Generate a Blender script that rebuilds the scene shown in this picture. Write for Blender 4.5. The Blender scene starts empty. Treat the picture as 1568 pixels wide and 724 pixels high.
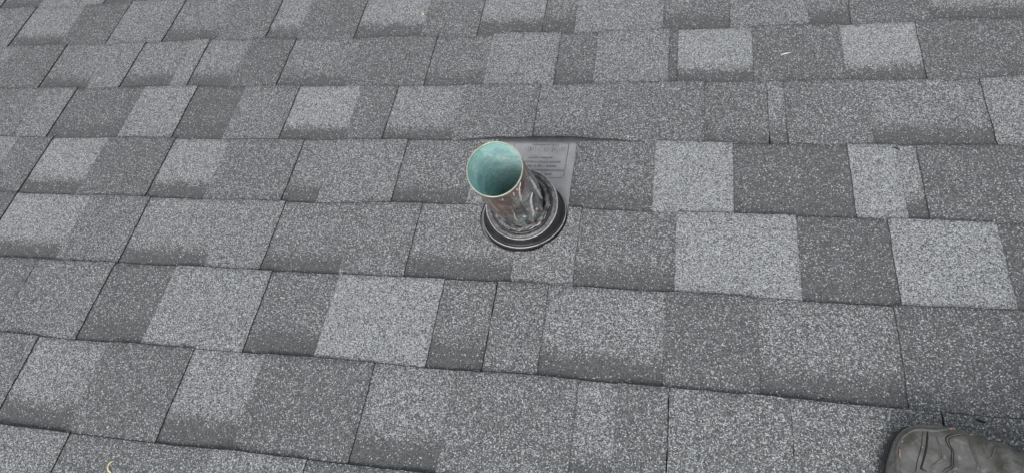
import bpy, bmesh, math, random
from mathutils import Vector, Matrix, noise

random.seed(11)
scene = bpy.context.scene
PITCH = math.atan(0.4174)                      # a 5-in-12 roof
# roof frame: X along the courses, Y down the slope, Z out of the roof; metres
ROOF = Matrix.Translation((0, 0, 4.0)) @ Matrix.Rotation(-PITCH, 4, 'X')

# ---------------------------------------------------------------- camera
cam_data = bpy.data.cameras.new("camera")
cam = bpy.data.objects.new("camera", cam_data)
scene.collection.objects.link(cam)
cam_data.sensor_fit = 'HORIZONTAL'
cam_data.sensor_width = 36.0
cam_data.lens = 36.0 * 1065.48 / 1568.0
cam_data.clip_start = 0.01
cam_data.clip_end = 3000.0
rot = Matrix(((0.97547, -0.03754, 0.21692), (0.15328, 0.82308, -0.54685), (-0.15802, 0.56668, 0.80864))).to_4x4()
cam.matrix_world = ROOF @ Matrix.Translation((0.0, -1.2262, 0.8842)) @ rot
scene.camera = cam

# ---------------------------------------------------------------- sky and sun (overcast)
SUN_ELEV, SUN_AZ = 60.0, 188.0                  # azimuth measured from +Y (down the slope) towards +X
world = bpy.data.worlds.new("World")
scene.world = world
world.use_nodes = True
wn, wl = world.node_tree.nodes, world.node_tree.links
wn.clear()
sky = wn.new('ShaderNodeTexSky')
sky.sky_type = 'NISHITA'
sky.sun_disc = False
sky.sun_elevation = math.radians(SUN_ELEV)
sky.sun_rotation = math.radians(SUN_AZ)
sky.air_density = 1.0
sky.dust_density = 4.0
hsv = wn.new('ShaderNodeHueSaturation')
hsv.inputs['Saturation'].default_value = 0.26   # cloud cover greys the sky out
bg = wn.new('ShaderNodeBackground')
bg.inputs['Strength'].default_value = 0.13
out = wn.new('ShaderNodeOutputWorld')
wl.new(sky.outputs[0], hsv.inputs['Color'])
wl.new(hsv.outputs[0], bg.inputs['Color'])
wl.new(bg.outputs[0], out.inputs['Surface'])

sun_data = bpy.data.lights.new("sun", 'SUN')
sun_data.energy = 0.8
sun_data.angle = math.radians(35)
sun_data.color = (1.0, 0.975, 0.94)
sun = bpy.data.objects.new("sun", sun_data)
scene.collection.objects.link(sun)
el, az = math.radians(SUN_ELEV), math.radians(SUN_AZ)
to_sun = Vector((math.sin(az) * math.cos(el), math.cos(az) * math.cos(el), math.sin(el)))
sun.rotation_euler = to_sun.to_track_quat('Z', 'Y').to_euler()

scene.view_settings.view_transform = 'Standard'
scene.view_settings.look = 'None'
scene.view_settings.exposure = 0.66
scene.view_settings.gamma = 1.0


# ---------------------------------------------------------------- helpers
def tag(o, label=None, cat=None, group=None, kind=None):
    if label: o['label'] = label
    if cat: o['category'] = cat
    if group: o['group'] = group
    if kind: o['kind'] = kind
    return o


def link(name, mesh, parent=None, mats=(), smooth=True):
    o = bpy.data.objects.new(name, mesh)
    scene.collection.objects.link(o)
    for m in mats:
        mesh.materials.append(m)
    if smooth:
        for p in mesh.polygons:
            p.use_smooth = True
    if parent: o.parent = parent
    return o


def mesh_from(name, verts, faces):
    me = bpy.data.meshes.new(name)
    me.from_pydata([tuple(v) for v in verts], [], faces)
    me.update()
    return me


def empty(name, mat):
    o = bpy.data.objects.new(name, None)
    o.empty_display_size = 0.05
    scene.collection.objects.link(o)
    o.matrix_world = mat
    return o


def loft(rings, closed_loop=True, cap0=False, cap1=False):
    """rings: list of equal-length point lists"""
    n = len(rings[0])
    V = [p for r in rings for p in r]
    F = []
    for i in range(len(rings) - 1):
        for j in range(n if closed_loop else n - 1):
            k = (j + 1) % n
            F.append((i * n + j, i * n + k, (i + 1) * n + k, (i + 1) * n + j))
    if cap0: F.append(tuple(reversed(range(n))))
    if cap1: F.append(tuple(range((len(rings) - 1) * n, len(rings) * n)))
    return V, F


def tube(path, rad, seg=6, flat=1.0, nrm=None):
    """a tube along a polyline; rad a number or list; returns verts, faces"""
    path = [Vector(p) for p in path]
    if not isinstance(rad, (list, tuple)): rad = [rad] * len(path)
    rings = []
    up = Vector(nrm) if nrm else Vector((0, 0, 1))
    for i, p in enumerate(path):
        t = (path[min(i + 1, len(path) - 1)] - path[max(i - 1, 0)]).normalized()
        s = t.cross(up)
        if s.length < 1e-4: s = t.cross(Vector((1, 0, 0)))
        s.normalize()
        w = s.cross(t)
        rings.append([p + s * rad[i] * math.cos(a) + w * rad[i] * flat * math.sin(a)
                      for a in [2 * math.pi * k / seg for k in range(seg)]])
    return loft(rings, True, True, True)


class Acc:
    def __init__(self): self.V, self.F = [], []

    def add(self, vf):
        n = len(self.V)
        self.V += list(vf[0])
        self.F += [tuple(i + n for i in f) for f in vf[1]]
        return self


# ---------------------------------------------------------------- materials
class NT:
    def __init__(self, name):
        self.m = bpy.data.materials.new(name)
        self.m.use_nodes = True
        self.t = self.m.node_tree
        self.b = self.t.nodes['Principled BSDF']

    def n(self, typ, **kw):
        nd = self.t.nodes.new(typ)
        for k, v in kw.items():
            if k.startswith('i_'):
                key = k[2:]
                key = int(key) if key.isdigit() else key.replace('_', ' ')
                if hasattr(v, 'is_linked'): self.t.links.new(v, nd.inputs[key])
                else: nd.inputs[key].default_value = v
            else: setattr(nd, k, v)
        return nd

    def math(self, op, a, b=0.0, c=None, clamp=False):
        nd = self.n('ShaderNodeMath', operation=op, use_clamp=clamp)
        for i, v in enumerate((a, b) if c is None else (a, b, c)):
            if hasattr(v, 'is_linked'): self.t.links.new(v, nd.inputs[i])
            else: nd.inputs[i].default_value = v
        return nd.outputs[0]

    def mix(self, f, a, b):
        nd = self.n('ShaderNodeMix', data_type='RGBA')
        for i, v in ((0, f), (6, a), (7, b)):
            if hasattr(v, 'is_linked'): self.t.links.new(v, nd.inputs[i])
            else: nd.inputs[i].default_value = v if i == 0 else (v + (1,) if len(v) == 3 else v)
        return nd.outputs[2]

    def ramp(self, f, stops):
        nd = self.n('ShaderNodeValToRGB')
        self.t.links.new(f, nd.inputs[0])
        e = nd.color_ramp.elements
        while len(e) < len(stops): e.new(0.5)
        for el_, (p, c) in zip(e, stops):
            el_.position = p
            el_.color = (c, c, c, 1) if isinstance(c, (int, float)) else tuple(c) + (1,)
        return nd.outputs[0]

    def obj(self):
        return self.n('ShaderNodeTexCoord').outputs['Object']

    def noise(self, scale, detail=4, rough=0.55, vec=None, dist=0.0):
        nd = self.n('ShaderNodeTexNoise', i_Scale=scale, i_Detail=detail, i_Roughness=rough, i_Distortion=dist)
        self.t.links.new(vec or self.obj(), nd.inputs['Vector'])
        return nd.outputs[0]

    def set(self, **kw):
        for k, v in kw.items():
            s = self.b.inputs[k.replace('_', ' ')]
            if hasattr(v, 'is_linked'): self.t.links.new(v, s)
            else: s.default_value = v + (1,) if isinstance(v, tuple) and len(v) == 3 else v
        return self

    def bump(self, h, dist, strength=1.0):
        nd = self.n('ShaderNodeBump', i_Strength=strength, i_Distance=dist)
        self.t.links.new(h, nd.inputs['Height'])
        self.t.links.new(nd.outputs[0], self.b.inputs['Normal'])
        return self


def granule_material():
    k = NT('ceramic_granules')
    co = k.obj()
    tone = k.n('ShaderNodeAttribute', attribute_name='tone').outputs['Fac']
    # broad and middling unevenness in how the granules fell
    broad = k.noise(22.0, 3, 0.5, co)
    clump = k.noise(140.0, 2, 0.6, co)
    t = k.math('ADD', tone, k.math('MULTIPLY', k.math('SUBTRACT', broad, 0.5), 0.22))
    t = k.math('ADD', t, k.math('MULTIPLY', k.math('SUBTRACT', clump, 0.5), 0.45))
    warp = k.n('ShaderNodeVectorMath', operation='ADD')
    k.t.links.new(co, warp.inputs[0])
    wn_ = k.n('ShaderNodeTexNoise', i_Scale=300.0, i_Detail=1.0)
    k.t.links.new(co, wn_.inputs['Vector'])
    ws = k.n('ShaderNodeVectorMath', operation='SCALE', i_Scale=0.0022)
    k.t.links.new(wn_.outputs['Color'], ws.inputs[0])
    k.t.links.new(ws.outputs[0], warp.inputs[1])
    v = k.n('ShaderNodeTexVoronoi', voronoi_dimensions='3D', feature='F1', i_Scale=790.0)
    k.t.links.new(warp.outputs[0], v.inputs['Vector'])
    sep = k.n('ShaderNodeSeparateColor')
    k.t.links.new(v.outputs['Color'], sep.inputs[0])
    r, g, b = sep.outputs[0], sep.outputs[1], sep.outputs[2]
    frac = k.math('MULTIPLY_ADD', t, FRAC_GAIN, FRAC_BASE, clamp=True)
    light = k.math('LESS_THAN', r, frac)
    lightv = k.math('MULTIPLY_ADD', k.math('POWER', g, 1.6), LIGHT_SPAN, LIGHT_BASE)
    darkv = k.math('MULTIPLY_ADD', k.math('POWER', g, 1.5), DARK_SPAN, DARK_BASE)
    val = k.n('ShaderNodeMix', data_type='FLOAT')
    k.t.links.new(light, val.inputs[0]); k.t.links.new(darkv, val.inputs[2]); k.t.links.new(lightv, val.inputs[3])
    # a few brilliant white chips
    chip = k.math('GREATER_THAN', b, CHIP)
    val2 = k.n('ShaderNodeMix', data_type='FLOAT')
    k.t.links.new(chip, val2.inputs[0]); k.t.links.new(val.outputs[0], val2.inputs[2]); val2.inputs[3].default_value = 0.66
    tint = k.mix(b, (0.945, 0.998, 1.05), (0.98, 1.0, 1.0))
    tint = k.mix(k.ramp(k.noise(60.0, 3, 0.6, co), [(0.5, 0.0), (0.72, 0.6)]), tint, (1.005, 1.0, 0.985))
    vm = k.n('ShaderNodeVectorMath', operation='SCALE')
    k.t.links.new(tint, vm.inputs[0]); k.t.links.new(val2.outputs[0], vm.inputs['Scale'])
    k.set(Base_Color=vm.outputs[0], Roughness=0.85)
    k.b.inputs['Specular IOR Level'].default_value = 0.35
    h = k.math('ADD', k.math('SUBTRACT', 1.0, v.outputs['Distance']), k.math('MULTIPLY', r, 0.9))
    k.bump(h, 0.0011, 0.85)
    return k.m


FRAC_GAIN, FRAC_BASE = 0.76, -0.03
LIGHT_BASE, LIGHT_SPAN = 0.24, 0.37
DARK_BASE, DARK_SPAN = 0.078, 0.12
CHIP = 0.980
M_GRAN = granule_material()


def simple(name, col, rough=0.6, metal=0.0, nscale=60.0, namp=0.4, bump=0.0, bscale=200.0, spec=0.5):
    k = NT(name)
    nz = k.noise(nscale, 5, 0.6)
    f = k.ramp(nz, [(0.3, 0.0), (0.7, 1.0)])
    lo = tuple(c * (1 - namp) for c in col)
    hi = tuple(min(1, c * (1 + namp)) for c in col)
    k.set(Base_Color=k.mix(f, lo, hi), Roughness=rough, Metallic=metal)
    k.b.inputs['Specular IOR Level'].default_value = spec
    if bump: k.bump(k.noise(bscale, 4, 0.6), bump)
    return k.m


M_ASPHALT = simple('asphalt_edge', (0.022, 0.022, 0.024), 0.8, nscale=900, namp=0.6, bump=0.0006, bscale=900)
M_FELT = simple('asphalt_felt', (0.020, 0.020, 0.022), 0.95, nscale=300, namp=0.5)


def copper_out():
    k = NT('weathered_copper')
    co = k.obj()
    hgt = k.n('ShaderNodeSeparateXYZ'); k.t.links.new(co, hgt.inputs[0])
    z = hgt.outputs[2]
    big = k.noise(26.0, 5, 0.62, co, 1.2)
    mq = k.n('ShaderNodeMapping'); k.t.links.new(co, mq.inputs[0]); mq.inputs['Scale'].default_value = (1.0, 1.0, 0.38)
    mid = k.noise(62.0, 4, 0.55, mq.outputs[0], 1.2)
    mp = k.n('ShaderNodeMapping'); k.t.links.new(co, mp.inputs[0]); mp.inputs['Scale'].default_value = (130, 130, 14)
    streak = k.noise(1.0, 4, 0.6, mp.outputs[0], 0.4)
    zone = k.math('ADD', z, k.math('MULTIPLY', k.math('SUBTRACT', big, 0.5), 0.22))
    zone = k.math('SUBTRACT', zone, k.math('MULTIPLY', hgt.outputs[0], 1.3))
    up = k.ramp(zone, [(0.112, 0.0), (0.140, 1.0)])           # bare copper towards the mouth, tarnish below
    tarn = k.mix(k.ramp(mid, [(0.36, 0), (0.62, 1)]), (0.17, 0.185, 0.19), (0.74, 0.77, 0.76))  # tarnish mottling, its pale end brightened to paint in highlights
    tarn = k.mix(k.math('MULTIPLY', k.ramp(big, [(0.5, 0), (0.62, 1)]), 0.35), tarn, (0.11, 0.21, 0.21))
    cop = k.mix(k.ramp(mid, [(0.35, 0), (0.7, 1)]), (0.24, 0.155, 0.125), (0.62, 0.44, 0.38))
    cop = k.mix(k.math('MULTIPLY', k.ramp(streak, [(0.5, 0), (0.7, 1)]), 0.6), cop, (0.33, 0.34, 0.27))
    col = k.mix(up, tarn, cop)
    col = k.mix(k.ramp(streak, [(0.57, 0), (0.64, 0.9)]), col, (0.85, 0.83, 0.83))  # pale streaks paint glints into the metal colour
    k.set(Base_Color=col, Metallic=0.85, Roughness=k.ramp(mid, [(0.3, 0.10), (0.75, 0.28)]))
    k.bump(k.math('ADD', k.math('MULTIPLY', big, 2.2), k.math('MULTIPLY', mid, 0.25)), 0.006, 0.9)
    return k.m


def verdigris():
    k = NT('verdigris_lining')
    co = k.obj()
    big = k.noise(24.0, 6, 0.68, co, 0.8)
    fine = k.noise(170.0, 5, 0.7, co)
    col = k.mix(k.ramp(big, [(0.3, 0), (0.7, 1)]), (0.26, 0.46, 0.50), (0.76, 0.94, 0.89))
    col = k.mix(k.ramp(fine, [(0.52, 0), (0.70, 0.8)]), col, (0.16, 0.33, 0.32))
    col = k.mix(k.ramp(k.noise(320.0, 3, 0.6, co), [(0.66, 0), (0.72, 0.8)]), col, (0.05, 0.11, 0.10))
    # greener crust in a ring just inside the mouth
    sz = k.n('ShaderNodeSeparateXYZ'); k.t.links.new(co, sz.inputs[0])
    zz = k.math('ADD', sz.outputs[2], k.math('MULTIPLY', k.math('SUBTRACT', big, 0.5), 0.02))
    k2 = k.ramp(k.math('MULTIPLY_ADD', zz, 10.0, -1.45, clamp=True), [(0.55, 0.0), (0.83, 0.75)])
    col = k.mix(k2, col, (0.22, 0.55, 0.42))
    k.set(Base_Color=col, Roughness=0.8)
    k.bump(fine, 0.0006, 0.7)
    return k.m


M_COPPER = copper_out()
M_VERD = verdigris()
M_RIM = simple('worn_copper_rim', (0.42, 0.43, 0.35), 0.45, 0.3, nscale=120, namp=0.25, bump=0.0003)


def plastic():
    k = NT('dusty_grey_plastic')
    co = k.obj()
    n1 = k.noise(45.0, 5, 0.6, co)
    n2 = k.noise(420.0, 4, 0.7, co)
    col = k.mix(k.ramp(n1, [(0.35, 0), (0.65, 1)]), (0.27, 0.275, 0.28), (0.35, 0.355, 0.36))
    col = k.mix(k.ramp(n2, [(0.60, 0), (0.70, 0.7)]), col, (0.45, 0.45, 0.455))
    col = k.mix(k.ramp(n2, [(0.26, 0.7), (0.34, 0)]), col, (0.04, 0.04, 0.042))
    k.set(Base_Color=col, Roughness=0.5)
    k.bump(n2, 0.0004, 0.5)
    return k.m


def black_plastic():
    k = NT('black_collar_plastic')
    co = k.obj()
    n1 = k.noise(60.0, 5, 0.6, co)
    n2 = k.noise(520.0, 4, 0.7, co)
    col = k.mix(k.ramp(n1, [(0.35, 0), (0.65, 1)]), (0.010, 0.010, 0.011), (0.028, 0.028, 0.030))
    col = k.mix(k.ramp(n2, [(0.62, 0), (0.69, 0.8)]), col, (0.36, 0.36, 0.36))
    k.set(Base_Color=col, Roughness=0.42)
    k.bump(n2, 0.0004, 0.6)
    return k.m


M_PLAS = plastic()
M_COLLAR = black_plastic()
M_DUSTY = simple('dusty_collar_face', (0.105, 0.105, 0.11), 0.45, nscale=260, namp=0.75, bump=0.0004)
M_EDGE = simple('collar_edge_highlight', (0.33, 0.33, 0.34), 0.35, nscale=200, namp=0.4)  # pale colour stands in for the highlight along the collar edges
M_RUBBER = simple('black_gasket_rubber', (0.03, 0.03, 0.031), 0.24, nscale=130, namp=0.7, bump=0.0014, bscale=120)
M_SEAL = simple('smeared_sealant', (0.075, 0.075, 0.075), 0.14, nscale=90, namp=0.9, bump=0.002, bscale=110)
M_LIP = simple('shaded_flange_lip', (0.055, 0.055, 0.058), 0.6, nscale=90, namp=0.4)  # darkened to imitate shade on the turned-down lip
M_INK = simple('moulded_lettering', (0.19, 0.193, 0.20), 0.6, nscale=300, namp=0.3)
M_TWIG = simple('dry_straw', (0.72, 0.60, 0.36), 0.7, nscale=300, namp=0.2)
M_WHITE = simple('pale_straw', (0.85, 0.84, 0.78), 0.7, nscale=300, namp=0.1)
M_BLACK = simple('dark_grit', (0.012, 0.011, 0.010), 0.8, nscale=300, namp=0.3)


# ---------------------------------------------------------------- ground and roof deck
gm = simple('lawn', (0.05, 0.08, 0.03), 0.9, nscale=0.8, namp=0.4)
g = mesh_from('ground', [(-600, -600, 0), (600, -600, 0), (600, 600, 0), (-600, 600, 0)], [(0, 1, 2, 3)])
tag(link('ground', g, None, [gm], False), kind='structure')

roof_v = [(-4.5, -3.5, -0.016), (4.0, -3.5, -0.016), (4.0, 3.0, -0.016), (-4.5, 3.0, -0.016)]
roof_v += [(x, y, -0.05) for x, y, z in roof_v]
roof = link('roof', mesh_from('roof', roof_v, [(0, 1, 2, 3), (7, 6, 5, 4), (0, 4, 5, 1), (1, 5, 6, 2), (2, 6, 7, 3), (3, 7, 4, 0)]),
            None, [M_FELT], False)
roof.matrix_world = ROOF
tag(roof, kind='structure')

# ---------------------------------------------------------------- shingles
EXPO = 0.143                 # exposure of one course
DROP = 0.0046                 # how far a tab sinks before the next course covers it
TOOTH = 0.0028               # the laminated teeth stand this much proud
BUTT = {
    0: [(-1.65, -0.0024), (-1.519, -0.0029), (-1.235, 0.0039)],
    1: [(-1.534, -0.1444), (-1.393, -0.1433), (-1.263, -0.1432), (-1.155, -0.1425), (-0.995, -0.1394), (-0.858, -0.1421), (-0.783, -0.1448), (-0.652, -0.1475), (-0.506, -0.1468), (-0.389, -0.1492), (-0.319, -0.1441), (-0.192, -0.1479), (-0.021, -0.1464), (0.1, -0.1458), (0.237, -0.1417), (0.306, -0.1456), (0.411, -0.1414), (0.444, -0.1394), (0.579, -0.1388)],
    2: [(-1.426, -0.2861), (-1.256, -0.2861), (-1.147, -0.2855), (-1.015, -0.2852), (-0.883, -0.285), (-0.724, -0.288), (-0.628, -0.2884), (-0.464, -0.2898), (-0.348, -0.2877), (-0.213, -0.2905), (-0.143, -0.2872), (-0.009, -0.2867), (0.135, -0.2856), (0.284, -0.2864), (0.406, -0.2853), (0.482, -0.2865), (0.548, -0.2816)],
    3: [(-1.247, -0.4279), (-1.078, -0.4274), (-0.954, -0.427), (-0.838, -0.4293), (-0.718, -0.4298), (-0.512, -0.4284), (-0.019, -0.4272), (0.1, -0.4293), (0.183, -0.4292), (0.271, -0.4296), (0.37, -0.4298), (0.478, -0.4298), (0.515, -0.4306)],
    4: [(-1.222, -0.571), (-1.096, -0.5712), (-0.937, -0.5721), (-0.883, -0.5727), (-0.662, -0.5728), (-0.592, -0.574), (-0.457, -0.5701), (-0.318, -0.5667), (-0.154, -0.5684), (-0.024, -0.5706), (0.099, -0.571), (0.189, -0.5719), (0.268, -0.5717), (0.313, -0.573), (0.366, -0.5725), (0.449, -0.5737)],
    5: [(-1.164, -0.7155), (-1.045, -0.7139), (-0.922, -0.7138), (-0.815, -0.7135), (-0.747, -0.7132), (-0.649, -0.7137), (-0.505, -0.7124), (-0.397, -0.7121), (-0.245, -0.7111), (-0.133, -0.7106), (0.012, -0.7127), (0.184, -0.715), (0.259, -0.7162), (0.308, -0.7156), (0.445, -0.7131)],
    6: [(-1.058, -0.8576), (-0.922, -0.859), (-0.801, -0.8572), (-0.745, -0.8576), (-0.621, -0.8576), (-0.501, -0.856), (-0.402, -0.8568), (-0.326, -0.8574), (-0.245, -0.8571), (-0.167, -0.8557), (-0.0, -0.8576), (0.131, -0.8576), (0.242, -0.8602), (0.297, -0.8605)],
    7: [(-0.968, -1.0031), (-0.85, -1.0046), (-0.698, -1.0033), (-0.674, -1.004), (-0.578, -1.0017), (-0.403, -1.0022), (-0.287, -1.002)],
}


# every course: tabs from left to right as (right edge X, kind, tone left, tone right, band)
# kind T = raised tooth, R = recessed tab; the joint after it: g open gap, e close joint, t blended edge
ROWS = {
    0: (-1.66, [(-1.54, 'R', 1, 1, 1, 't'), (-1.425, 'T', 1.9, 1.9, 0, 'g'), (-1.352, 'T', 2, 2, 0, 'g'),
                (-1.231, 'R', .5, .5, 1, 't'), (-1.061, 'T', 2.2, 2.0, 0, 't'), (-0.93, 'R', .9, .9, 1, 't')]),
    1: (-1.75, [(-1.535, 'T', 1.2, 1.3, 0, 'g'), (-1.39, 'R', 2.0, 2.0, 1, 't'), (-1.264, 'T', .5, .7, 0, 'g'),
                (-1.117, 'T', 1.8, 1.4, 0, 'g'), (-0.98, 'R', 1.4, 1.5, 1, 't'), (-0.861, 'T', 1.0, 1.0, 0, 'g'),
                (-0.787, 'R', 2.1, 2.1, .8, 't'), (-0.652, 'T', .8, .8, 0, 'g'), (-0.506, 'R', 2.4, 2.4, 1, 't'),
                (-0.386, 'T', 1.0, 1.2, 0, 'g'), (-0.255, 'R', 2.4, 2.2, 1, 't'), (-0.191, 'R', 1.1, 1.1, 1, 'e'),
                (-0.021, 'T', 2.1, 1.9, 0, 'e'), (0.100, 'R', 1.3, 1.1, 1, 'g'), (0.238, 'T', 1.5, 1.8, 0, 'e'),
                (0.308, 'R', 1.2, 1.1, 1, 'g'), (0.442, 'T', 1.0, .8, 0, 'e'), (0.60, 'R', 2.0, 1.9, 1, 't')]),
    2: (-1.50, [(-1.36, 'T', .8, .8, 0, 'g'), (-1.235, 'R', 1.2, 1.7, 1, 't'), (-1.151, 'T', 1.7, 1.7, 0, 'g'),
                (-1.03, 'R', 1.7, 1.6, 1, 't'), (-0.988, 'T', 1.9, 1.9, 0, 'g'), (-0.887, 'R', 1.9, 1.7, 1, 't'),
                (-0.78, 'T', .7, .7, 0, 'g'), (-0.63, 'R', 1.8, 1.2, .9, 't'), (-0.465, 'T', .8, 1.0, 0, 'g'),
                (-0.349, 'R', 1.2, 1.2, .8, 'e'), (-0.2135, 'T', 2.0, 1.9, 0, 'e'), (-0.142, 'R', 1.0, 1.0, .8, 'e'),
                (-0.008, 'T', 1.8, 1.9, 0, 'e'), (0.007, 'R', .6, .6, .5, 't'), (0.1365, 'R', 2.8, 2.8, 1, 'g'),
                (0.286, 'T', .8, .8, 0, 'e'), (0.408, 'R', 2.9, 2.9, .9, 'g'), (0.53, 'T', .7, .8, 0, 'e'),
                (0.66, 'R', .8, 1.0, .4, 'e')]),
    3: (-1.47, [(-1.335, 'T', .8, 1.3, 0, 't'), (-1.2495, 'T', 1.7, 1.7, 0, 'g'), (-1.079, 'R', .8, .7, .9, 'e'),
                (-0.9535, 'T', 2.1, 2.2, 0, 'g'), (-0.842, 'R', .45, .45, 1, 'e'), (-0.7205, 'T', 1.5, 1.3, 0, 'g'),
                (-0.588, 'R', 2.7, 2.7, 1, 't'), (-0.5125, 'T', 1.0, 1.0, 0, 'g'), (-0.381, 'R', 2.3, 2.0, 1, 't'),
                (-0.2345, 'T', 1.2, 1.4, 0, 'e'), (-0.1165, 'R', 1.8, 1.7, .45, 'e'), (0.054, 'T', 1.3, 1.1, 0, 't'),
                (0.157, 'R', .9, 1.2, .5, 't'), (0.1835, 'R', 1.7, 1.7, .7, 'g'), (0.311, 'T', 1.0, 1.3, 0, 't'),
                (0.4815, 'R', 1.7, 1.6, 1, 'g'), (0.60, 'T', 2.0, 2.0, 0, 'g')]),
    4: (-1.42, [(-1.307, 'T', 2.2, 2.2, 0, 't'), (-1.225, 'T', 1.0, 1.0, 0, 'g'), (-1.092, 'R', 2.6, 2.6, 1, 't'),
                (-0.939, 'T', .8, .8, 0, 'g'), (-0.817, 'R', 2.5, 2.3, 1, 't'), (-0.662, 'T', 1.0, 1.2, 0, 'g'),
                (-0.5955, 'R', 1.6, 1.6, 1, 't'), (-0.4575, 'T', 1.6, 1.7, 0, 'g'), (-0.325, 'R', 1.4, 1.3, .9, 'e'),
                (-0.292, 'T', 1.8, 1.8, 0, 'x'), (-0.0245, 'R', 1.3, 1.2, .7, 'e'), (0.099, 'T', 2.95, 2.95, 0, 'e'),
                (0.2695, 'R', .6, .5, .4, 'g'), (0.34, 'T', 2.8, 2.8, 0, 't'), (0.367, 'R', 2.3, 2.3, 1, 'g'),
                (0.51, 'T', .75, .7, 0, 'e')]),
    5: (-1.34, [(-1.2195, 'T', .8, .8, 0, 'g'), (-1.05, 'R', 2.6, 2.4, 1, 't'), (-0.9205, 'T', 1.2, 1.3, 0, 'g'),
                (-0.753, 'R', 2.1, 1.9, 1, 't'), (-0.6485, 'T', 1.8, 1.8, 0, 'g'), (-0.51, 'R', 1.5, 1.3, 1, 't'),
                (-0.3985, 'T', 1.3, 1.4, 0, 'g'), (-0.2285, 'R', 1.7, 1.6, 1, 'e'), (-0.133, 'T', 1.9, 1.9, 0, 'e'),
                (0.0125, 'R', 1.3, 1.2, .8, 'e'), (0.186, 'T', 2.85, 2.9, 0, 'e'), (0.309, 'R', .6, .5, .3, 'g'),
                (0.4485, 'T', 2.85, 2.85, 0, 'e'), (0.58, 'R', .6, .6, .5, 'g')]),
    6: (-1.19, [(-1.078, 'T', .8, .9, 0, 't'), (-0.921, 'T', 1.2, 1.5, 0, 'g'), (-0.80, 'R', .7, .7, .7, 't'),
                (-0.621, 'T', 2.2, 2.2, 0, 'g'), (-0.504, 'R', 1.2, 1.2, .9, 'e'), (-0.3285, 'T', 2.75, 2.7, 0, 'g'),
                (-0.246, 'R', 1.4, 1.4, 1, 's'), (-0.167, 'T', 1.3, 1.4, 0, 'e'), (0.0015, 'R', 1.9, 1.9, 1, 'e'),
                (0.125, 'T', .7, .8, 0, 't'), (0.2975, 'R', 1.6, 1.5, .9, 'g'), (0.45, 'T', .8, .9, 0, 'e')]),
    7: (-1.10, [(-0.986, 'T', 1.2, 1.3, 0, 'g'), (-0.8535, 'R', 2.2, 1.9, 1, 't'), (-0.6995, 'T', .9, .9, 0, 'g'),
                (-0.5795, 'R', 2.3, 2.1, 1, 't'), (-0.402, 'T', .8, 1.0, 0, 'g'), (-0.281, 'R', 1.9, 1.8, 1, 't'),
                (-0.109, 'T', 1.2, 1.4, 0, 'e'), (-0.0565, 'R', 2.0, 1.9, 1, 'e'), (0.0105, 'T', 1.1, 1.1, 0, 'e'),
                (0.16, 'T', 1.6, 1.4, 0, 'j'), (0.332, 'T', 1.5, 1.4, 0, 'g'), (0.46, 'T', .9, .9, 0, 'g')]),
    8: (-0.98, [(-0.84, 'T', 1.8, 1.8, 0, 'g'), (-0.603, 'R', 1.1, 1.2, .9, 'e'), (-0.46, 'T', 2.0, 1.8, 0, 'e'),
                (-0.33, 'R', 1.0, 1.0, 1, 't')]),
}
BOOT_C, BOOT_R = Vector((-0.2243, -0.5842)), 0.0713      # the round hole cut for the collar


def butt_y(i, x):
    """line where course i+1 ends on course i"""
    p = BUTT.get(i)
    wob = 0.0010 * noise.noise(Vector((x * 9.0, i * 5.1, 0))) + 0.0005 * noise.noise(Vector((x * 60.0, i * 3.3, 4)))
    if not p: return -i * EXPO + wob + 0.002 * noise.noise(Vector((x * 2.0, i * 7.7, 2)))
    if x <= p[0][0]: return p[0][1] + wob
    for (a, ya), (b, yb) in zip(p, p[1:]):
        if x <= b: return ya + (yb - ya) * (x - a) / (b - a) + wob
    return p[-1][1] + wob


def lift(row, x):
    """tabs ride up a little where the flange lies under them"""
    if row == 4: return 0.0022 * max(0.0, 1 - abs(x + 0.21) / 0.30)
    return 0.0


def z_top(row, x, s, kind):
    z = -DROP * s / EXPO + (TOOTH if kind == 'T' else 0.0) + lift(row, x)
    z += 0.0011 * noise.noise(Vector((x * 7, row * 3.1 + s * 8, 0.7)))
    return z


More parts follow.
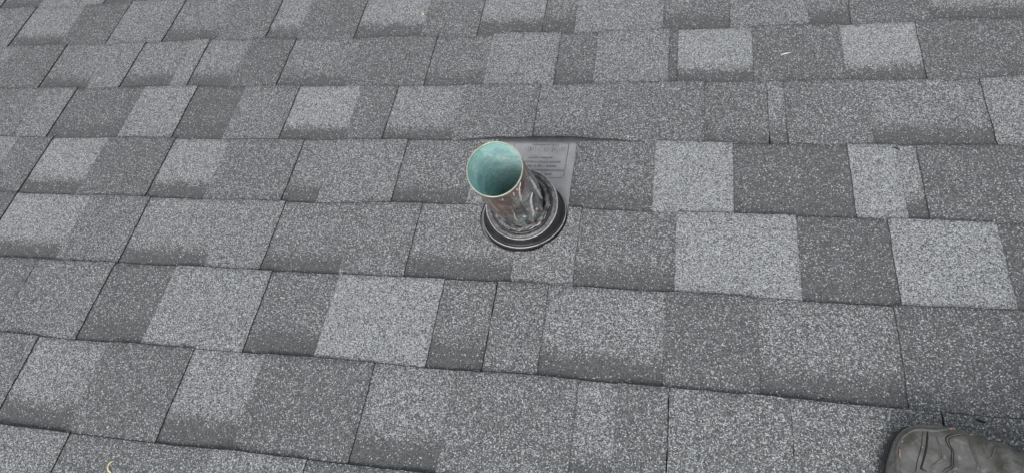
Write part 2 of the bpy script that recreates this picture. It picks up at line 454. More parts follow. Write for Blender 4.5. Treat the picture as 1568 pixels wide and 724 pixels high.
def shingle(row, x0, x1, kind, t0, t1, band, jl, jr, kl, kr):
    """one tab, x0..x1 seen from the camera side; jl / jr the joints, kl / kr the neighbours' kinds"""
    gap = {'g': 0.0008, 'e': 0.0005, 't': 0.0002, 'x': 0.0, 'j': 0.0001, 's': 0.0009}
    a, b = x0 + gap[jl], x1 - gap[jr]
    if kind == 'R':                       # the base sheet runs on under a neighbouring tooth
        if kl == 'T': a = x0 - 0.006
        if kr == 'T' and jr != 's': b = x1 + 0.006
    near = abs((x0 + x1) / 2 - BOOT_C.x) < 0.20 and row in (4, 5)
    step = 0.003 if near else 0.009
    nx = max(3, int((b - a) / step))
    smax = EXPO + 0.014
    ns = 50 if near else 16
    ss = [0, 0.0010] + [0.0010 + (smax - 0.0010) * k / ns for k in range(1, ns + 1)]
    us = [a, a + 0.0008] + [a + 0.0008 + (b - a - 0.0016) * k / nx for k in range(1, nx)] + [b - 0.0008, b]
    seed = random.random() * 50
    V, T, T_edge = [], [], []
    for j, s in enumerate(ss):
        for i, u in enumerate(us):
            edge = i in (0, len(us) - 1)
            jx = 0.0010 * noise.noise(Vector((s * 120, seed + (0 if i < 3 else 9), row))) + 0.0009 * noise.noise(Vector((s * 25, seed + (0 if i < 3 else 9), row)))
            x = u + (jx if (i < 2 or i > len(us) - 3) else 0)
            y = butt_y(row - 1, u) - s
            if j < 2: y += 0.0009 * noise.noise(Vector((u * 160, row * 2.2, seed)))
            z = z_top(row, u, s, kind)
            if edge or j == 0: z -= 0.0007
            V.append(Vector((x, y, z)))
            f = min(1, max(0, (u - x0) / (x1 - x0)))
            t = (t0 + (t1 - t0) * f) / 3.0
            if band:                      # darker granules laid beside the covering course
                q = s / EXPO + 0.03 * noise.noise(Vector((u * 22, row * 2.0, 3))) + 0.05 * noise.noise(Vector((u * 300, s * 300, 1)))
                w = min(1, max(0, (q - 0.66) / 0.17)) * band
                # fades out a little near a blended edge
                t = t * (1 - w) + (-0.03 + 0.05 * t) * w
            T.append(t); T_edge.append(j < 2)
    m = len(us)
    F = [(j * m + i, (j + 1) * m + i, (j + 1) * m + i + 1, j * m + i + 1) for j in range(len(ss) - 1) for i in range(m - 1)]
    if near:
        drop = set()
        for k, p in enumerate(V):
            d = Vector((p.x, p.y)) - BOOT_C
            r = d.length
            hole = BOOT_R + 0.0024 * noise.noise(Vector((d.x * 45, d.y * 45, row)))
            if r < hole:
                if r < hole - 0.0045: drop.add(k)
                else: p.x, p.y = BOOT_C.x + d.x / r * hole, BOOT_C.y + d.y / r * hole
        F = [f for f in F if not any(k in drop for k in f)]
        used = sorted({k for f in F for k in f})
        mp = {k: n for n, k in enumerate(used)}
        V, T, T_edge = [V[k] for k in used], [T[k] for k in used], [T_edge[k] for k in used]
        F = [tuple(mp[k] for k in f) for f in F]
    me = bpy.data.meshes.new('shingle')
    bm = bmesh.new()
    lay = bm.verts.layers.float.new('tone')
    bv = [bm.verts.new(p) for p in V]
    for v_, t_ in zip(bv, T): v_[lay] = t_
    for f in F:
        ff = bm.faces.new([bv[k] for k in f]); ff.smooth = True
        if all(T_edge[k] for k in f): ff.material_index = 1      # cut edge, bare of granules
    bmesh.ops.recalc_face_normals(bm, faces=bm.faces[:])
    if sum(f.normal.z for f in bm.faces) < 0: bmesh.ops.reverse_faces(bm, faces=bm.faces[:])
    border = [e_ for e_ in bm.edges if e_.is_boundary]
    ex = bmesh.ops.extrude_edge_only(bm, edges=border)
    low = [v_ for v_ in ex['geom'] if isinstance(v_, bmesh.types.BMVert)]
    for v_ in low: v_.co.z -= 0.0075
    for f in ex['geom']:
        if isinstance(f, bmesh.types.BMFace): f.material_index = 1; f.smooth = False
    bm.to_mesh(me); bm.free()
    me.materials.append(M_GRAN); me.materials.append(M_ASPHALT)
    o = bpy.data.objects.new('shingle', me)
    scene.collection.objects.link(o)
    o.parent = roof
    return o


LEFT, RIGHT = -2.0, 0.85
for row in range(-1, 10):
    if row in ROWS:
        xa, tabs = ROWS[row]
    else:
        xa, tabs = -0.9, []
    tabs = list(tabs)
    # carry the course on past both sides of the surveyed stretch
    x, kd = xa, (tabs[0][1] if tabs else 'T')
    pre = []
    while x > LEFT:
        kd = 'R' if kd == 'T' else 'T'
        t = random.choice([.7, .9, 1.2, 1.6, 2.0, 2.6])
        pre.insert(0, (x, kd, t, t, 1 if kd == 'R' else 0, 'g' if kd == 'T' else 't'))
        x -= random.uniform(0.10, 0.17)
    start = x
    tabs = pre + tabs
    x, kd = tabs[-1][0], tabs[-1][1]
    while x < RIGHT:
        kd = 'R' if kd == 'T' else 'T'
        x += random.uniform(0.10, 0.17)
        t = random.choice([.7, .9, 1.2, 1.6, 2.0, 2.6])
        tabs.append((x, kd, t, t, 1 if kd == 'R' else 0, 'g' if kd == 'T' else 't'))
    x0 = start
    for i, (x1, kind, t0, t1, band, jr) in enumerate(tabs):
        jl = tabs[i - 1][5] if i else 'g'
        kl = tabs[i - 1][1] if i else 'R'
        kr = tabs[i + 1][1] if i + 1 < len(tabs) else 'R'
        if row == 4 and x1 == -0.292: kr = 'R'
        xs = x0
        if row == 4 and x0 == -0.292:      # stop short: the flange shows here
            xs, kl, jl = -0.1555, 'R', 'x'
        shingle(row, xs, x1, kind, t0, t1, band, jl, jr, kl, kr)
        x0 = x1


# ---------------------------------------------------------------- pipe flashing (plastic boot)
U = Vector((0, -0.4174, 1)).normalized()           # plumb, in the roof frame
E1, E2 = Vector((1, 0, 0)), U.cross(Vector((1, 0, 0)))
PIPE = Vector((-0.2207, -0.5784, 0.0))
fl_loc = Matrix.Translation((-0.2235, -0.5846, -0.004))
flash = empty('pipe_flashing', ROOF @ fl_loc)
tag(flash, 'grey plastic roof flashing with a black round collar fitted around the copper pipe', 'roof flashing')
INV = fl_loc.inverted()


def fl(name, V, F, mats, parent=flash, smooth=True):
    return link(name, mesh_from(name, [INV @ Vector(p) for p in V], F), parent, mats, smooth)


def hring(c, r, n=96, amp=0.0, seed=0.0, zamp=0.0, sc=3.0):
    """a level ring (perpendicular to the pipe)"""
    o = []
    for k in range(n):
        a = 2 * math.pi * k / n
        rr = r + amp * noise.noise(Vector((math.cos(a) * sc, math.sin(a) * sc, seed)))
        o.append(c + (E1 * math.cos(a) + E2 * math.sin(a)) * rr + U * zamp * noise.noise(Vector((math.cos(a) * sc, math.sin(a) * sc, seed + 7))))
    return o


def rring(c, r, z, n=96):
    """a ring lying in the roof plane"""
    return [Vector((c[0] + r * math.cos(2 * math.pi * k / n), c[1] + r * math.sin(2 * math.pi * k / n), z)) for k in range(n)]


# flange: a thin sheet with a bowed lower edge
def flange_z(x, y):
    s = -0.4284 - y
    return -0.0004 - DROP * max(0, s) / EXPO + lift(4, x) - 0.0006


xs = [-0.363 + 0.300 * k / 40 for k in range(41)]
ys = [-0.4284 - 0.285 * k / 30 for k in range(31)]
top = [[Vector((x, y, flange_z(x, y))) for x in xs] for y in ys]
V = [p for r in top for p in r]
F = [(j * 41 + i, (j + 1) * 41 + i, (j + 1) * 41 + i + 1, j * 41 + i + 1) for j in range(30) for i in range(40)]
fo = fl('flange', V, F, [M_PLAS])
md = fo.modifiers.new('thick', 'SOLIDIFY'); md.thickness = 0.0014; md.offset = -1
# the lip: rolls over below the tabs as a bowed strip, its shade put into the colour
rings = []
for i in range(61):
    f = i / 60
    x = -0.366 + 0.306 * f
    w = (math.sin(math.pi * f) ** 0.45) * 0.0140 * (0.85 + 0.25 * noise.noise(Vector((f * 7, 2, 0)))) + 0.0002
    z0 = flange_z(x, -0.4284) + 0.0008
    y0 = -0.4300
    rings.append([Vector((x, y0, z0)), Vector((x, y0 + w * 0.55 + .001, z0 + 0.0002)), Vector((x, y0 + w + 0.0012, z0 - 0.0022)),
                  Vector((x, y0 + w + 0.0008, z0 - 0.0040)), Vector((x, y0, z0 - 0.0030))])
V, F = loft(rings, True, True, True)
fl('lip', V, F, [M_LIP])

# collar: round skirt in the roof plane lofting up to a level ring
HR = PIPE + U * (0.0433 / U.z)
c0 = (-0.2235, -0.5838)
cen = lambda h: PIPE + U * (h / U.z) + Vector((0.0003, 0.0005, 0))
V, F = loft([rring(c0, 0.0688, -0.008), rring(c0, 0.0682, 0.0015), rring(c0, 0.0672, 0.0030)])
fl('base_ring', V, F, [M_COLLAR])
V, F = loft([rring(c0, 0.0676, 0.0028), rring(c0, 0.0672, 0.0042), rring(c0, 0.0662, 0.0040), rring(c0, 0.0660, 0.0026)])
fl('base_rim', V, F, [M_EDGE])
V, F = loft([rring(c0, 0.0662, 0.0030), rring(c0, 0.0628, 0.0020), rring(c0, 0.0615, 0.0055), hring(cen(0.0415), 0.0566), hring(cen(0.0424), 0.0562)])
fl('skirt', V, F, [M_COLLAR])
V, F = loft([hring(cen(0.0418), 0.0567, amp=.0005), hring(cen(0.0434), 0.0563, amp=.0005), hring(cen(0.0437), 0.0554, amp=.0006), hring(cen(0.0424), 0.0548, amp=.0006)])
fl('collar_edge', V, F, [M_EDGE])
V, F = loft([hring(cen(0.0424), 0.0550), hring(cen(0.0414), 0.0532, amp=.0004), hring(cen(0.0425), 0.0515, amp=.0010, seed=4), hring(cen(0.0428), 0.0500, amp=.0010, seed=4, zamp=.001), hring(cen(0.0412), 0.0475, amp=.0012, seed=6, zamp=.001), hring(cen(0.0400), 0.0455), hring(cen(0.036), 0.045)])
fl('collar_face', V, F, [M_DUSTY])
V, F = loft([hring(cen(0.0402), 0.0488), hring(cen(0.0440), 0.0480, amp=.0006, seed=2), hring(cen(0.0462), 0.0462, amp=.0008, seed=3), hring(cen(0.0455), 0.0448, amp=.0010, seed=5),
             hring(cen(0.0440), 0.0440, amp=.0010, seed=6), hring(cen(0.0470), 0.0425, amp=.0014, seed=8, zamp=.002), hring(cen(0.0500), 0.0405, amp=.0014, seed=9, zamp=.003),
             hring(cen(0.0520), 0.0388, amp=.0005, seed=9, zamp=.003), hring(cen(0.050), 0.0374)])
fl('gasket', V, F, [M_RUBBER])
# sealant worked round the pipe in a torn bead with drips
rb = []
n = 160
for k in range(n):
    a = 2 * math.pi * k / n
    q = Vector((math.cos(a) * 2.2, math.sin(a) * 2.2, 1.3))
    rr = 0.0034 + 0.0022 * noise.noise(q * 2.1)
    hc = cen(0.0515 + 0.0030 * noise.noise(q * 1.4 + Vector((5, 0, 0)))) + (E1 * math.cos(a) + E2 * math.sin(a)) * (0.0412 + 0.0012 * noise.noise(q * 3.0))
    rad = E1 * math.cos(a) + E2 * math.sin(a)
    rb.append([hc + rad * rr * math.cos(b_) * (1 + .35 * noise.noise(q * 6 + Vector((b_, 0, 0)))) + U * rr * math.sin(b_) * 0.9 for b_ in [2 * math.pi * j / 10 for j in range(10)]])
rb.append(rb[0])
V, F = loft(rb)
fl('sealant', V, F, [M_SEAL])
rs = random.Random(5)
A = Acc()
for a0, ln in ((-1.2, .9), (-.2, .35), (-2.3, .5), (0.5, .4), (-1.75, .3)):
    pts = []
    for k in range(9):
        a = a0 + ln * k / 8
        pts.append(cen(0.0478 + 0.0016 * math.sin(k * 1.7 + a0)) + (E1 * math.cos(a) + E2 * math.sin(a)) * (0.0432 + .0012 * math.sin(k * 2.3)))
    A.add(tube(pts, [0.0005 + 0.0011 * math.sin(math.pi * k / 8) for k in range(9)], 6))
fl('sealant_smear', A.V, A.F, [simple('pale_sealant', (0.42, 0.42, 0.41), 0.3, nscale=300, namp=.4)])

# moulded panel and lettering on the flange, reading from the eave side
def on_flange(x, y, h=0.0006): return Vector((x, y, flange_z(x, y) + h))


pts = []
corner = 0.006
xl, xr, yt, yb = -0.262, -0.1695, -0.4335, -0.5075
for x in [xr - 0.0 - 0.001 * k for k in range(0)]: pass
path = [(xr + 0.0015, yt), (xr + .001, yt - 0.03), (xr, yb + corner)]
path += [(xr - corner + corner * math.cos(t_), yb + corner - corner * math.sin(t_)) for t_ in (0.4, 0.8, 1.2, 1.57)]
path += [(x, yb) for x in (-0.20, -0.23, xl)] + [(xl, yt)] + [(x, yt) for x in (-0.24, -0.21, -0.19)] + [(xr + 0.0015, yt)]
V, F = tube([on_flange(x, y, 0.0002) for x, y in path], 0.0006, 6)
fl('panel_border', V, F, [M_INK])


def lettering(txt, x, y, size, width=None, bold=0.0):
    cu = bpy.data.curves.new('txt', 'FONT')
    cu.body = txt; cu.size = size; cu.extrude = 0.0002; cu.align_x = 'CENTER'; cu.offset = bold
    ob = bpy.data.objects.new('tmp', cu)
    scene.collection.objects.link(ob)
    bpy.context.view_layer.update()
    me = bpy.data.meshes.new_from_object(ob.evaluated_get(bpy.context.evaluated_depsgraph_get()))
    bpy.data.objects.remove(ob)
    w = max(v.co.x for v in me.vertices) - min(v.co.x for v in me.vertices)
    k = (width / w) if width else 1.0
    for v in me.vertices:
        px, py = x - v.co.x * k, y - v.co.y          # turned half a turn: read from below
        v.co = INV @ on_flange(px, py, 0.0004 + v.co.z)
    me.name = 'lettering'
    link('lettering', me, flash, [M_INK], False)


# seven moulded lines, the second a faded block of bars
lettering('LYVO IHI MWNWIT', -0.208, -0.4360, 0.0050, 0.046, 0.00008)
for k in range(17):
    x = -0.174 - k * 0.0042
    h_ = 0.009 + 0.0035 * math.sin(k * 2.7)
    w = 0.0009 + 0.0004 * math.sin(k * 1.9)
    y = -0.4475
    V = [on_flange(x - w, y - h_ / 2, .0003), on_flange(x + w, y - h_ / 2, .0003), on_flange(x + w, y + h_ / 2, .0003), on_flange(x - w, y + h_ / 2, .0003)]
    V += [p - Vector((0, 0, .0008)) for p in V]
    fl('moulded_bar', V, [(0, 1, 2, 3), (0, 4, 5, 1), (1, 5, 6, 2), (2, 6, 7, 3), (3, 7, 4, 0)],
       [bpy.data.materials.get('faded_moulding') or simple('faded_moulding', (0.24, 0.244, 0.25), 0.55)], smooth=False)
lettering('3OIHNI .OITIT.', -0.214, -0.4640, 0.0050, 0.042, 0.00008)
lettering('BOOOO WTRAV TI 3M OO', -0.209, -0.4730, 0.0052, 0.062, 0.00010)
lettering('ISMI5 I I0J 5 ISJL', -0.210, -0.4820, 0.0052, 0.052, 0.00008)
lettering('VIXI/MOHOBCERA/ ISSHWM', -0.204, -0.4905, 0.0054, 0.070, 0.00012)
lettering('3VE', -0.196, -0.4985, 0.0056, 0.012, 0.00010)

# ---------------------------------------------------------------- copper vent pipe (plumb)
pipe_loc = Matrix.Translation(PIPE) @ Matrix.Rotation(PITCH, 4, 'X')
pipe = empty('vent_pipe', ROOF @ pipe_loc)
tag(pipe, 'open copper vent pipe standing up through the roof, green verdigris inside', 'vent pipe')
L, RO, RI = 0.2276, 0.0375, 0.0366


def pr(r, z, n=96, amp=0.0, seed=0):
    return [Vector(((r + amp * noise.noise(Vector((math.cos(2 * math.pi * k / n) * 1.5, math.sin(2 * math.pi * k / n) * 1.5, z * 30 + seed)))) * math.cos(2 * math.pi * k / n),
                    (r + amp * noise.noise(Vector((math.cos(2 * math.pi * k / n) * 1.5, math.sin(2 * math.pi * k / n) * 1.5, z * 30 + seed)))) * math.sin(2 * math.pi * k / n), z)) for k in range(n)]


def crumple(z, n=144):
    o = []
    for k in range(n):
        a = 2 * math.pi * k / n
        w = max(0.0, min(1.0, (0.205 - z) / 0.08))
        q = Vector((math.cos(a) * 1.5, math.sin(a) * 1.5, z * 11))
        f = noise.noise(q * 1.7) + 0.9 * (0.5 - abs(noise.noise(q * 2.6 + Vector((3, 1, 0))))) + 0.12 * noise.noise(q * 7)
        r_ = RO + max(-0.0004, 0.0040 * w * (f - 0.30))
        o.append(Vector((r_ * math.cos(a), r_ * math.sin(a), z)))
    return o


V, F = loft([crumple(-0.05 + (L + 0.05 - 0.0012) * k / 110) for k in range(111)])
link('outer_wall', mesh_from('outer_wall', V, F), pipe, [M_COPPER])
V, F = loft([pr(RI, z) for z in [L - 0.0012 - (L + 0.45) * k / 40 for k in range(41)]])
link('lining', mesh_from('lining', V, F), pipe, [M_VERD])
rr = 0.0008
rings = []
for k in range(9):
    a = math.pi * k / 8 + 0.0
    rings.append(pr((RO + RI) / 2 + rr * math.cos(a), L - 0.0012 + rr * math.sin(a) * .9, amp=0.0002))
V, F = loft([pr((RO + RI) / 2 + rr, L - 0.0035)] + rings + [pr((RO + RI) / 2 - rr, L - 0.0035)])
link('rim', mesh_from('rim', V, F), pipe, [M_RIM])

# pale tubes imitate glints on the outer wall; one is bare copper
def glint_copper_run(pts, rad, mat):
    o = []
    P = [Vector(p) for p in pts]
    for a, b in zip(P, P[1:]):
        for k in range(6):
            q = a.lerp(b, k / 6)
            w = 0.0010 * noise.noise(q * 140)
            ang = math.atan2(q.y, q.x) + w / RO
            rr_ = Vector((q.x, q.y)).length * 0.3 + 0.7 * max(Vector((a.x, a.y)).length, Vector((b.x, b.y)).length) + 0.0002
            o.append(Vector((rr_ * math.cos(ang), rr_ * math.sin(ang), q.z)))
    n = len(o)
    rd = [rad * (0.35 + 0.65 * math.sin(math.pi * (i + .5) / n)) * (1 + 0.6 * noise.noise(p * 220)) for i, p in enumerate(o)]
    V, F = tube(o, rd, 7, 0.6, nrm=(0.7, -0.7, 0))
    link('glint_copper_run', mesh_from('glint_copper_run', V, F), pipe, [mat])


M_GLINT = simple('painted_glint', (0.66, 0.65, 0.67), 0.3, 0.3, nscale=260, namp=0.25, bump=0.0006, bscale=400)  # pale metal colour for the imitated glints
M_BARE = simple('bare_copper_spot', (0.62, 0.40, 0.27), 0.4, 0.3, nscale=300, namp=0.3)
glint_copper_run([(0.0342, -0.0154, 0.2201), (0.0316, -0.0205, 0.2122), (0.0294, -0.0235, 0.1967), (0.0282, -0.0250, 0.1812), (0.0262, -0.0272, 0.1657)], 0.0015, M_GLINT)
glint_copper_run([(0.0375, 0.0034, 0.1804), (0.0378, 0.0027, 0.1632), (0.0386, 0.0004, 0.1402), (0.0376, 0.0012, 0.1012), (0.0376, 0.0, 0.0729)], 0.0018, M_GLINT)
glint_copper_run([(0.0367, -0.0098, 0.1497), (0.0338, -0.0172, 0.1425), (0.0312, -0.0219, 0.1195), (0.0302, -0.0241, 0.0978), (0.0258, -0.0296, 0.082)], 0.0019, M_GLINT)
glint_copper_run([(0.018, -0.0335, 0.1083), (0.0199, -0.0322, 0.1030), (0.0205, -0.0316, 0.0984)], 0.0020, M_GLINT)
glint_copper_run([(0.0255, -0.0285, 0.2198), (0.0248, -0.0288, 0.2090), (0.0246, -0.0290, 0.2020)], 0.0009, M_GLINT)
glint_copper_run([(0.0300, -0.0232, 0.2186), (0.0296, -0.0236, 0.2110)], 0.0008, M_GLINT)
glint_copper_run([(0.0120, -0.0365, 0.2170), (0.0117, -0.0367, 0.2060)], 0.0008, M_GLINT)
glint_copper_run([(0.0335, -0.0182, 0.097), (0.0338, -0.0187, 0.0853)], 0.0022, M_BARE)
glint_copper_run([(0.0110, -0.0372, 0.1400), (0.0080, -0.0380, 0.1150), (0.0085, -0.0384, 0.095)], 0.0011, M_GLINT)

# ---------------------------------------------------------------- odds and ends lying on the shingles
def surf(x, y):
    row = int(math.floor(-y / EXPO)) + 1
    s = butt_y(row - 1, x) - y
    k = 'R'
    if row in ROWS:
        for t_ in ROWS[row][1]:
            if x <= t_[0]: k = t_[1]; break
    return z_top(row, x, s, k)


def scrap(name, label, cat, pts, rad, mat, flat=0.6):
    c = Vector((pts[0][0], pts[0][1], surf(*pts[0])))
    P3 = [Vector((x, y, surf(x, y) + max(rad) * flat)) - c for x, y in pts]
    V, F = tube(P3, rad, 7, flat)
    o = link(name, mesh_from(name, V, F), None, [mat])
    o.matrix_world = ROOF @ Matrix.Translation(c)
    return tag(o, label, cat)


scrap('twig', 'small curled yellow twig on the shingles near the bottom left corner', 'twig',
      [(-0.7495, -1.0355), (-0.7535, -1.0375), (-0.7555, -1.041), (-0.7545, -1.0455), (-0.7515, -1.049), (-0.746, -1.0515)],
      [0.0006, 0.0012, 0.0014, 0.0013, 0.0014, 0.0010], M_TWIG)
scrap('straw_piece', 'short white straw fragment lying on a dark shingle upper right', 'straw',
      [(0.184, -0.2215), (0.192, -0.2185), (0.201, -0.2165)], [0.0006, 0.0011, 0.0006], M_WHITE)
scrap('chip', 'tiny pale yellow chip on a light shingle near the top edge', 'chip',
      [(-0.5185, -0.0755), (-0.5160, -0.0735), (-0.5135, -0.0765)], [0.0012, 0.0022, 0.0010], M_TWIG)
scrap('grit_speck', 'black speck on the shingle right of the flashing', 'speck',
      [(-0.0835, -0.4035), (-0.082, -0.4030), (-0.0805, -0.4045)], [0.0007, 0.0015, 0.0007], M_BLACK)
scrap('grit_speck', 'black speck at the top of the narrow light shingle on the right', 'speck',
      [(0.335, -0.4375), (0.339, -0.4392), (0.344, -0.4405)], [0.0007, 0.0016, 0.0007], M_BLACK)
scrap('grit_speck', 'black speck on the dark shingle just above the boot', 'speck',
      [(0.3675, -0.8665), (0.372, -0.8685), (0.377, -0.8700)], [0.0007, 0.0017, 0.0008], M_BLACK)


# ---------------------------------------------------------------- work boot
BOOT_AT = Vector((0.2565, -0.9245, 0.004))           # toe tip, roof frame
BOOT_DIR = math.radians(-21)                       # heading from toe to heel
bt_loc = Matrix.Translation(BOOT_AT) @ Matrix.Rotation(BOOT_DIR, 4, 'Z')
boot = empty('rubber_boot', ROOF @ bt_loc)
tag(boot, 'worn black rubber boot with scuffed toe standing at the bottom right corner', 'boot')

# (top d,h), (bottom d,h), half width
SEC = [((.004, .030), (.004, .014), .016), ((.010, .041), (.007, .010), .030), ((.020, .050), (.014, .008), .040), ((.034, .056), (.030, .008), .0475),
       ((.052, .059), (.050, .008), .0525), ((.074, .062), (.074, .008), .055), ((.098, .068), (.100, .008), .0545),
       ((.122, .078), (.130, .008), .0515), ((.145, .093), (.170, .008), .047), ((.165, .112), (.225, .009), .044),
       ((.180, .140), (.282, .016), .043), ((.187, .172), (.298, .052), .045), ((.187, .215), (.302, .11), .050)]


def boot_pt(k, v, off=0.0):
    """k: section (float), v: angle; v=90deg top, 0 the +Y side"""
    i = min(int(k), len(SEC) - 2); f = k - i
    def cr(get):
        p = [get(SEC[max(0, min(len(SEC) - 1, i + q))]) for q in (-1, 0, 1, 2)]
        return 0.5 * (2 * p[1] + (p[2] - p[0]) * f + (2 * p[0] - 5 * p[1] + 4 * p[2] - p[3]) * f * f + (3 * p[1] - p[0] - 3 * p[2] + p[3]) * f ** 3)
    T = Vector((cr(lambda s: s[0][0]), 0, cr(lambda s: s[0][1])))
    B = Vector((cr(lambda s: s[1][0]), 0, cr(lambda s: s[1][1])))
    w = cr(lambda s: s[2])
    c, n = (T + B) / 2, (T - B) / 2
    e = 2.3
    cv, sv = math.cos(v), math.sin(v)
    a = math.copysign(abs(cv) ** (2 / e), cv)
    b = math.copysign(abs(sv) ** (2 / (2.2 if sv > 0 else 4)), sv)
    # the top of the toe slopes in: narrower above
    wid = w * (1 - 0.10 * max(0, b))
    return c + n * b * (1 + off / n.length) + Vector((0, a * (wid + off), 0))


NV = 72
rings = []
for q in range(0, (len(SEC) - 1) * 8 + 1):
    k = q / 8
    ring = []
    for j in range(NV):
        v = 2 * math.pi * j / NV
        p = boot_pt(k, v)
        # soft flex creases across the vamp and instep
        if math.sin(v) > -0.2:
            amp = math.exp(-((k - 7.0) / 2.0) ** 2)
            p += Vector((0, 0, 1)) * amp * 0.0048 * math.sin(k * 5.2 + 1.3 * math.cos(v) + .8 * noise.noise(Vector((k * 2, v, 0))))
        ring.append(p)
    rings.append(ring)
V, F = loft(rings, True, True, False)


def boot_rubber():
    k = NT('worn_black_rubber')
    co = k.obj()
    n1 = k.noise(28.0, 5, 0.6, co, 0.4)
    n2 = k.noise(120.0, 5, 0.65, co)
    n3 = k.noise(700.0, 3, 0.6, co)
    col = k.mix(k.ramp(n1, [(0.35, 0), (0.68, 1)]), (0.066, 0.061, 0.054), (0.22, 0.214, 0.205))
    col = k.mix(k.ramp(n2, [(0.56, 0), (0.76, 0.8)]), col, (0.34, 0.33, 0.31))
    k.set(Base_Color=col, Roughness=k.ramp(n2, [(0.3, 0.16), (0.7, 0.36)]))
    k.b.inputs['Specular IOR Level'].default_value = 0.9
    k.bump(k.math('ADD', n2, k.math('MULTIPLY', n3, 0.3)), 0.0008, 0.6)
    return k.m


M_BOOT = boot_rubber()
M_GROOVE = simple('boot_groove', (0.012, 0.012, 0.012), 0.5)
M_WELT = simple('boot_welt', (0.105, 0.105, 0.098), 0.5, nscale=150, namp=0.35, bump=0.0004)
M_SCUFF = simple('orange_scuff', (0.38, 0.235, 0.175), 0.7, nscale=500, namp=0.7)
upper = link('upper', mesh_from('upper', V, F), boot, [M_BOOT])
md = upper.modifiers.new('shell', 'SOLIDIFY'); md.thickness = 0.004; md.offset = -1
# outsole
def sole_ring(z, grow):
    pts = []
    ks = [q / 4 for q in range(0, 42)]
    for s_ in (1, -1):
        for k in (ks if s_ == 1 else reversed(ks)):
            p = boot_pt(k, 0.0 if s_ == 1 else math.pi)
            b_ = boot_pt(k, -math.pi / 2)
            pts.append(Vector((b_.x + (grow if k > 8 else -grow) * (1 if k < 1 or k > 10 else 0), p.y + s_ * grow, z)))
    return pts


V, F = loft([sole_ring(0.0, 0.000), sole_ring(0.001, .003), sole_ring(0.012, .004), sole_ring(0.013, .001)], True, True, True)
link('sole', mesh_from('sole', V, F), boot, [M_COLLAR], False)


def on_boot(p, h=0.0):
    """push a surveyed point a little out of the upper"""
    c = Vector((p[0] + 0.01, 0, p[2] - 0.03))
    return Vector(p) + (Vector(p) - c).normalized() * h


def seam(name, pts, rad, mat, h=0.0, flat=0.55, taper=True):
    # smooth the surveyed polyline with Catmull-Rom
    P = [Vector(p) for p in pts]
    o = []
    for i in range(len(P) - 1):
        a, b, c, d = P[max(i - 1, 0)], P[i], P[i + 1], P[min(i + 2, len(P) - 1)]
        for q in range(6):
            f = q / 6
            o.append(0.5 * (2 * b + (c - a) * f + (2 * a - 5 * b + 4 * c - d) * f * f + (3 * b - a - 3 * c + d) * f ** 3))
    o.append(P[-1])
    # keep it on the surface
    inv_pts = []
    for p in o:
        n_ = (p - Vector((p.x + 0.01, 0, p.z - 0.03))).normalized()
        ok, loc, nor, ix = upper.closest_point_on_mesh(p)
        if ok: p = loc + nor * h
        inv_pts.append((p, nor if ok else n_))
    n = len(inv_pts)
    rings = []
    for i, (p, nor) in enumerate(inv_pts):
        t = (inv_pts[min(i + 1, n - 1)][0] - inv_pts[max(i - 1, 0)][0]).normalized()
        s = t.cross(nor).normalized()
        r_ = rad * (min(1.0, 0.25 + 4 * min(i, n - 1 - i) / n) if taper else 1.0)
        rings.append([p + s * r_ * math.cos(a) + nor * r_ * flat * math.sin(a) for a in [2 * math.pi * k / 8 for k in range(8)]])
    V, F = loft(rings, True, True, True)
    return link(name, mesh_from(name, V, F), boot, [mat])


bpy.context.view_layer.update()
seam('toe_welt', [(.045, -.055, .030), (.030, -.045, .034), (0.0190, -0.034, 0.0405), (0.0133, -0.0258, 0.0411), (0.0095, -0.0137, 0.0401), (0.0070, 0.0004, 0.0366), (0.0074, 0.0098, 0.0361), (0.0098, 0.019, 0.0378),
                  (0.0151, 0.0274, 0.0406), (0.0205, 0.0313, 0.0432), (0.0306, 0.034, 0.0480), (0.0367, 0.0365, 0.0490), (0.0419, 0.040, 0.0490), (0.0482, 0.0445, 0.0460), (0.0565, 0.0506, 0.0407)], 0.0030, M_WELT, 0.0003, 0.45)
seam('groove', [(0.0287, 0.032, 0.0477), (0.0295, 0.0244, 0.0513), (0.0307, 0.0094, 0.0546), (0.031, -0.0058, 0.055), (0.0311, -0.0159, 0.054), (0.0327, -0.0169, 0.0543), (0.0373, -0.0179, 0.0554)], 0.0011, M_GROOVE, 0.0, 0.35)
seam('ridge', [(0.0255, 0.0278, 0.0482), (0.0273, 0.0093, 0.0533), (0.0274, -0.0072, 0.0535), (0.0289, -0.022, 0.0517)], 0.0012, M_BOOT, 0.0002, 0.8)
seam('groove', [(0.0245, 0.0288, 0.0478), (0.0260, 0.0093, 0.0530), (0.0262, -0.0082, 0.0530), (0.0275, -0.024, 0.0512)], 0.0005, M_GROOVE, 0.0, 0.4)
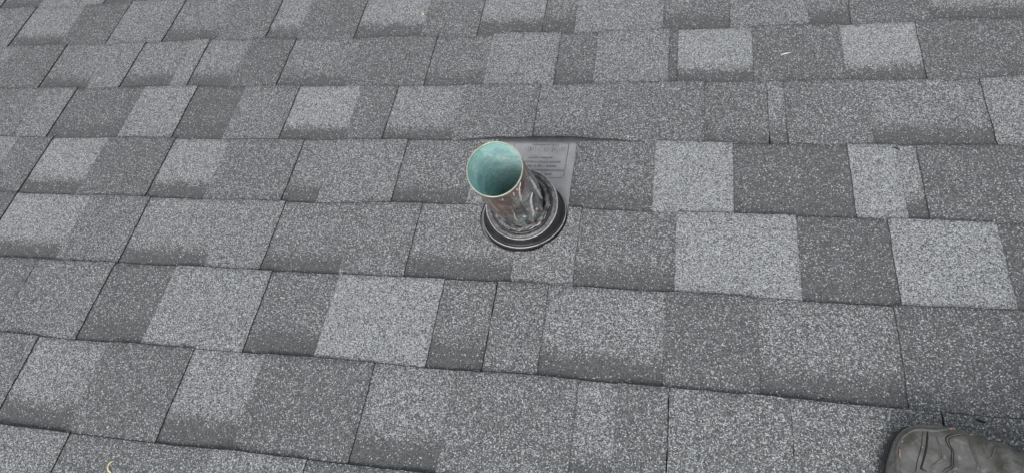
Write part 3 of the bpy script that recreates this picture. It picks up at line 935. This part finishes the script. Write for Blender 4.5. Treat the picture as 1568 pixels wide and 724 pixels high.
seam('panel_edge', [(0.037, 0.0277, 0.0527), (0.0402, 0.0198, 0.0556), (0.045, 0.0121, 0.0575), (0.0468, 0.0023, 0.0582), (0.0431, -0.0041, 0.0577), (0.0401, -0.011, 0.0568), (0.0399, -0.0177, 0.0559)], 0.0009, M_WELT, 0.0002, 0.8)
seam('groove', [(0.062, 0.045, 0.048), (0.0545, 0.0389, 0.051), (0.0479, 0.0324, 0.0531), (0.0467, 0.0256, 0.0552), (0.0498, 0.0193, 0.0571), (0.0535, 0.0149, 0.0584), (0.0548, 0.0048, 0.0593), (0.0558, -0.0027, 0.0595), (0.0519, -0.0079, 0.0588), (0.0496, -0.0134, 0.058)], 0.0007, M_GROOVE, 0.0, 0.4)
seam('groove', [(0.0599, 0.0413, 0.0504), (0.0511, 0.032, 0.0538), (0.0494, 0.0256, 0.0556), (0.0524, 0.0194, 0.0575), (0.0556, 0.0147, 0.0587), (0.0569, 0.0058, 0.0595), (0.0582, -0.0027, 0.0597), (0.0547, -0.0083, 0.0592), (0.0524, -0.0121, 0.0585)], 0.0006, M_GROOVE, 0.0, 0.4)
seam('fold', [(0.0493, 0.0322, 0.0534), (0.06, 0.0433, 0.0491), (0.070, 0.051, 0.042)], 0.0010, M_WELT, 0.0003, 0.8)
seam('fold', [(0.0675, 0.038, 0.0535), (0.0711, 0.0275, 0.0583), (0.0752, 0.0169, 0.0614), (0.0786, 0.0078, 0.063), (0.081, -0.004, 0.063)], 0.0014, M_WELT, 0.0, 0.6)
seam('fold', [(0.0925, 0.0415, 0.0558), (0.0901, 0.0292, 0.0608), (0.0884, 0.0221, 0.0625)], 0.0013, M_BOOT, 0.0003, 0.8)
for pts_, r_ in (([(0.0482, 0.0445, 0.0460), (0.0520, 0.0465, 0.044), (0.0565, 0.0496, 0.0407)], .0017), ([(0.0141, 0.026, 0.0402), (0.0166, 0.0284, 0.0416)], .0010),
                 ([(0.009, 0.0104, 0.0389), (0.0105, 0.0125, 0.0406)], .0011), ([(0.0098, 0.0018, 0.0400), (0.0105, -0.0034, 0.0411), (0.0120, -0.0085, 0.0421)], .0012), ([(0.0692, 0.047, 0.0477), (0.0709, 0.0463, 0.0487)], .0010)):
    seam('scuff', pts_, r_ * 0.8, M_SCUFF, 0.0004, 0.7)
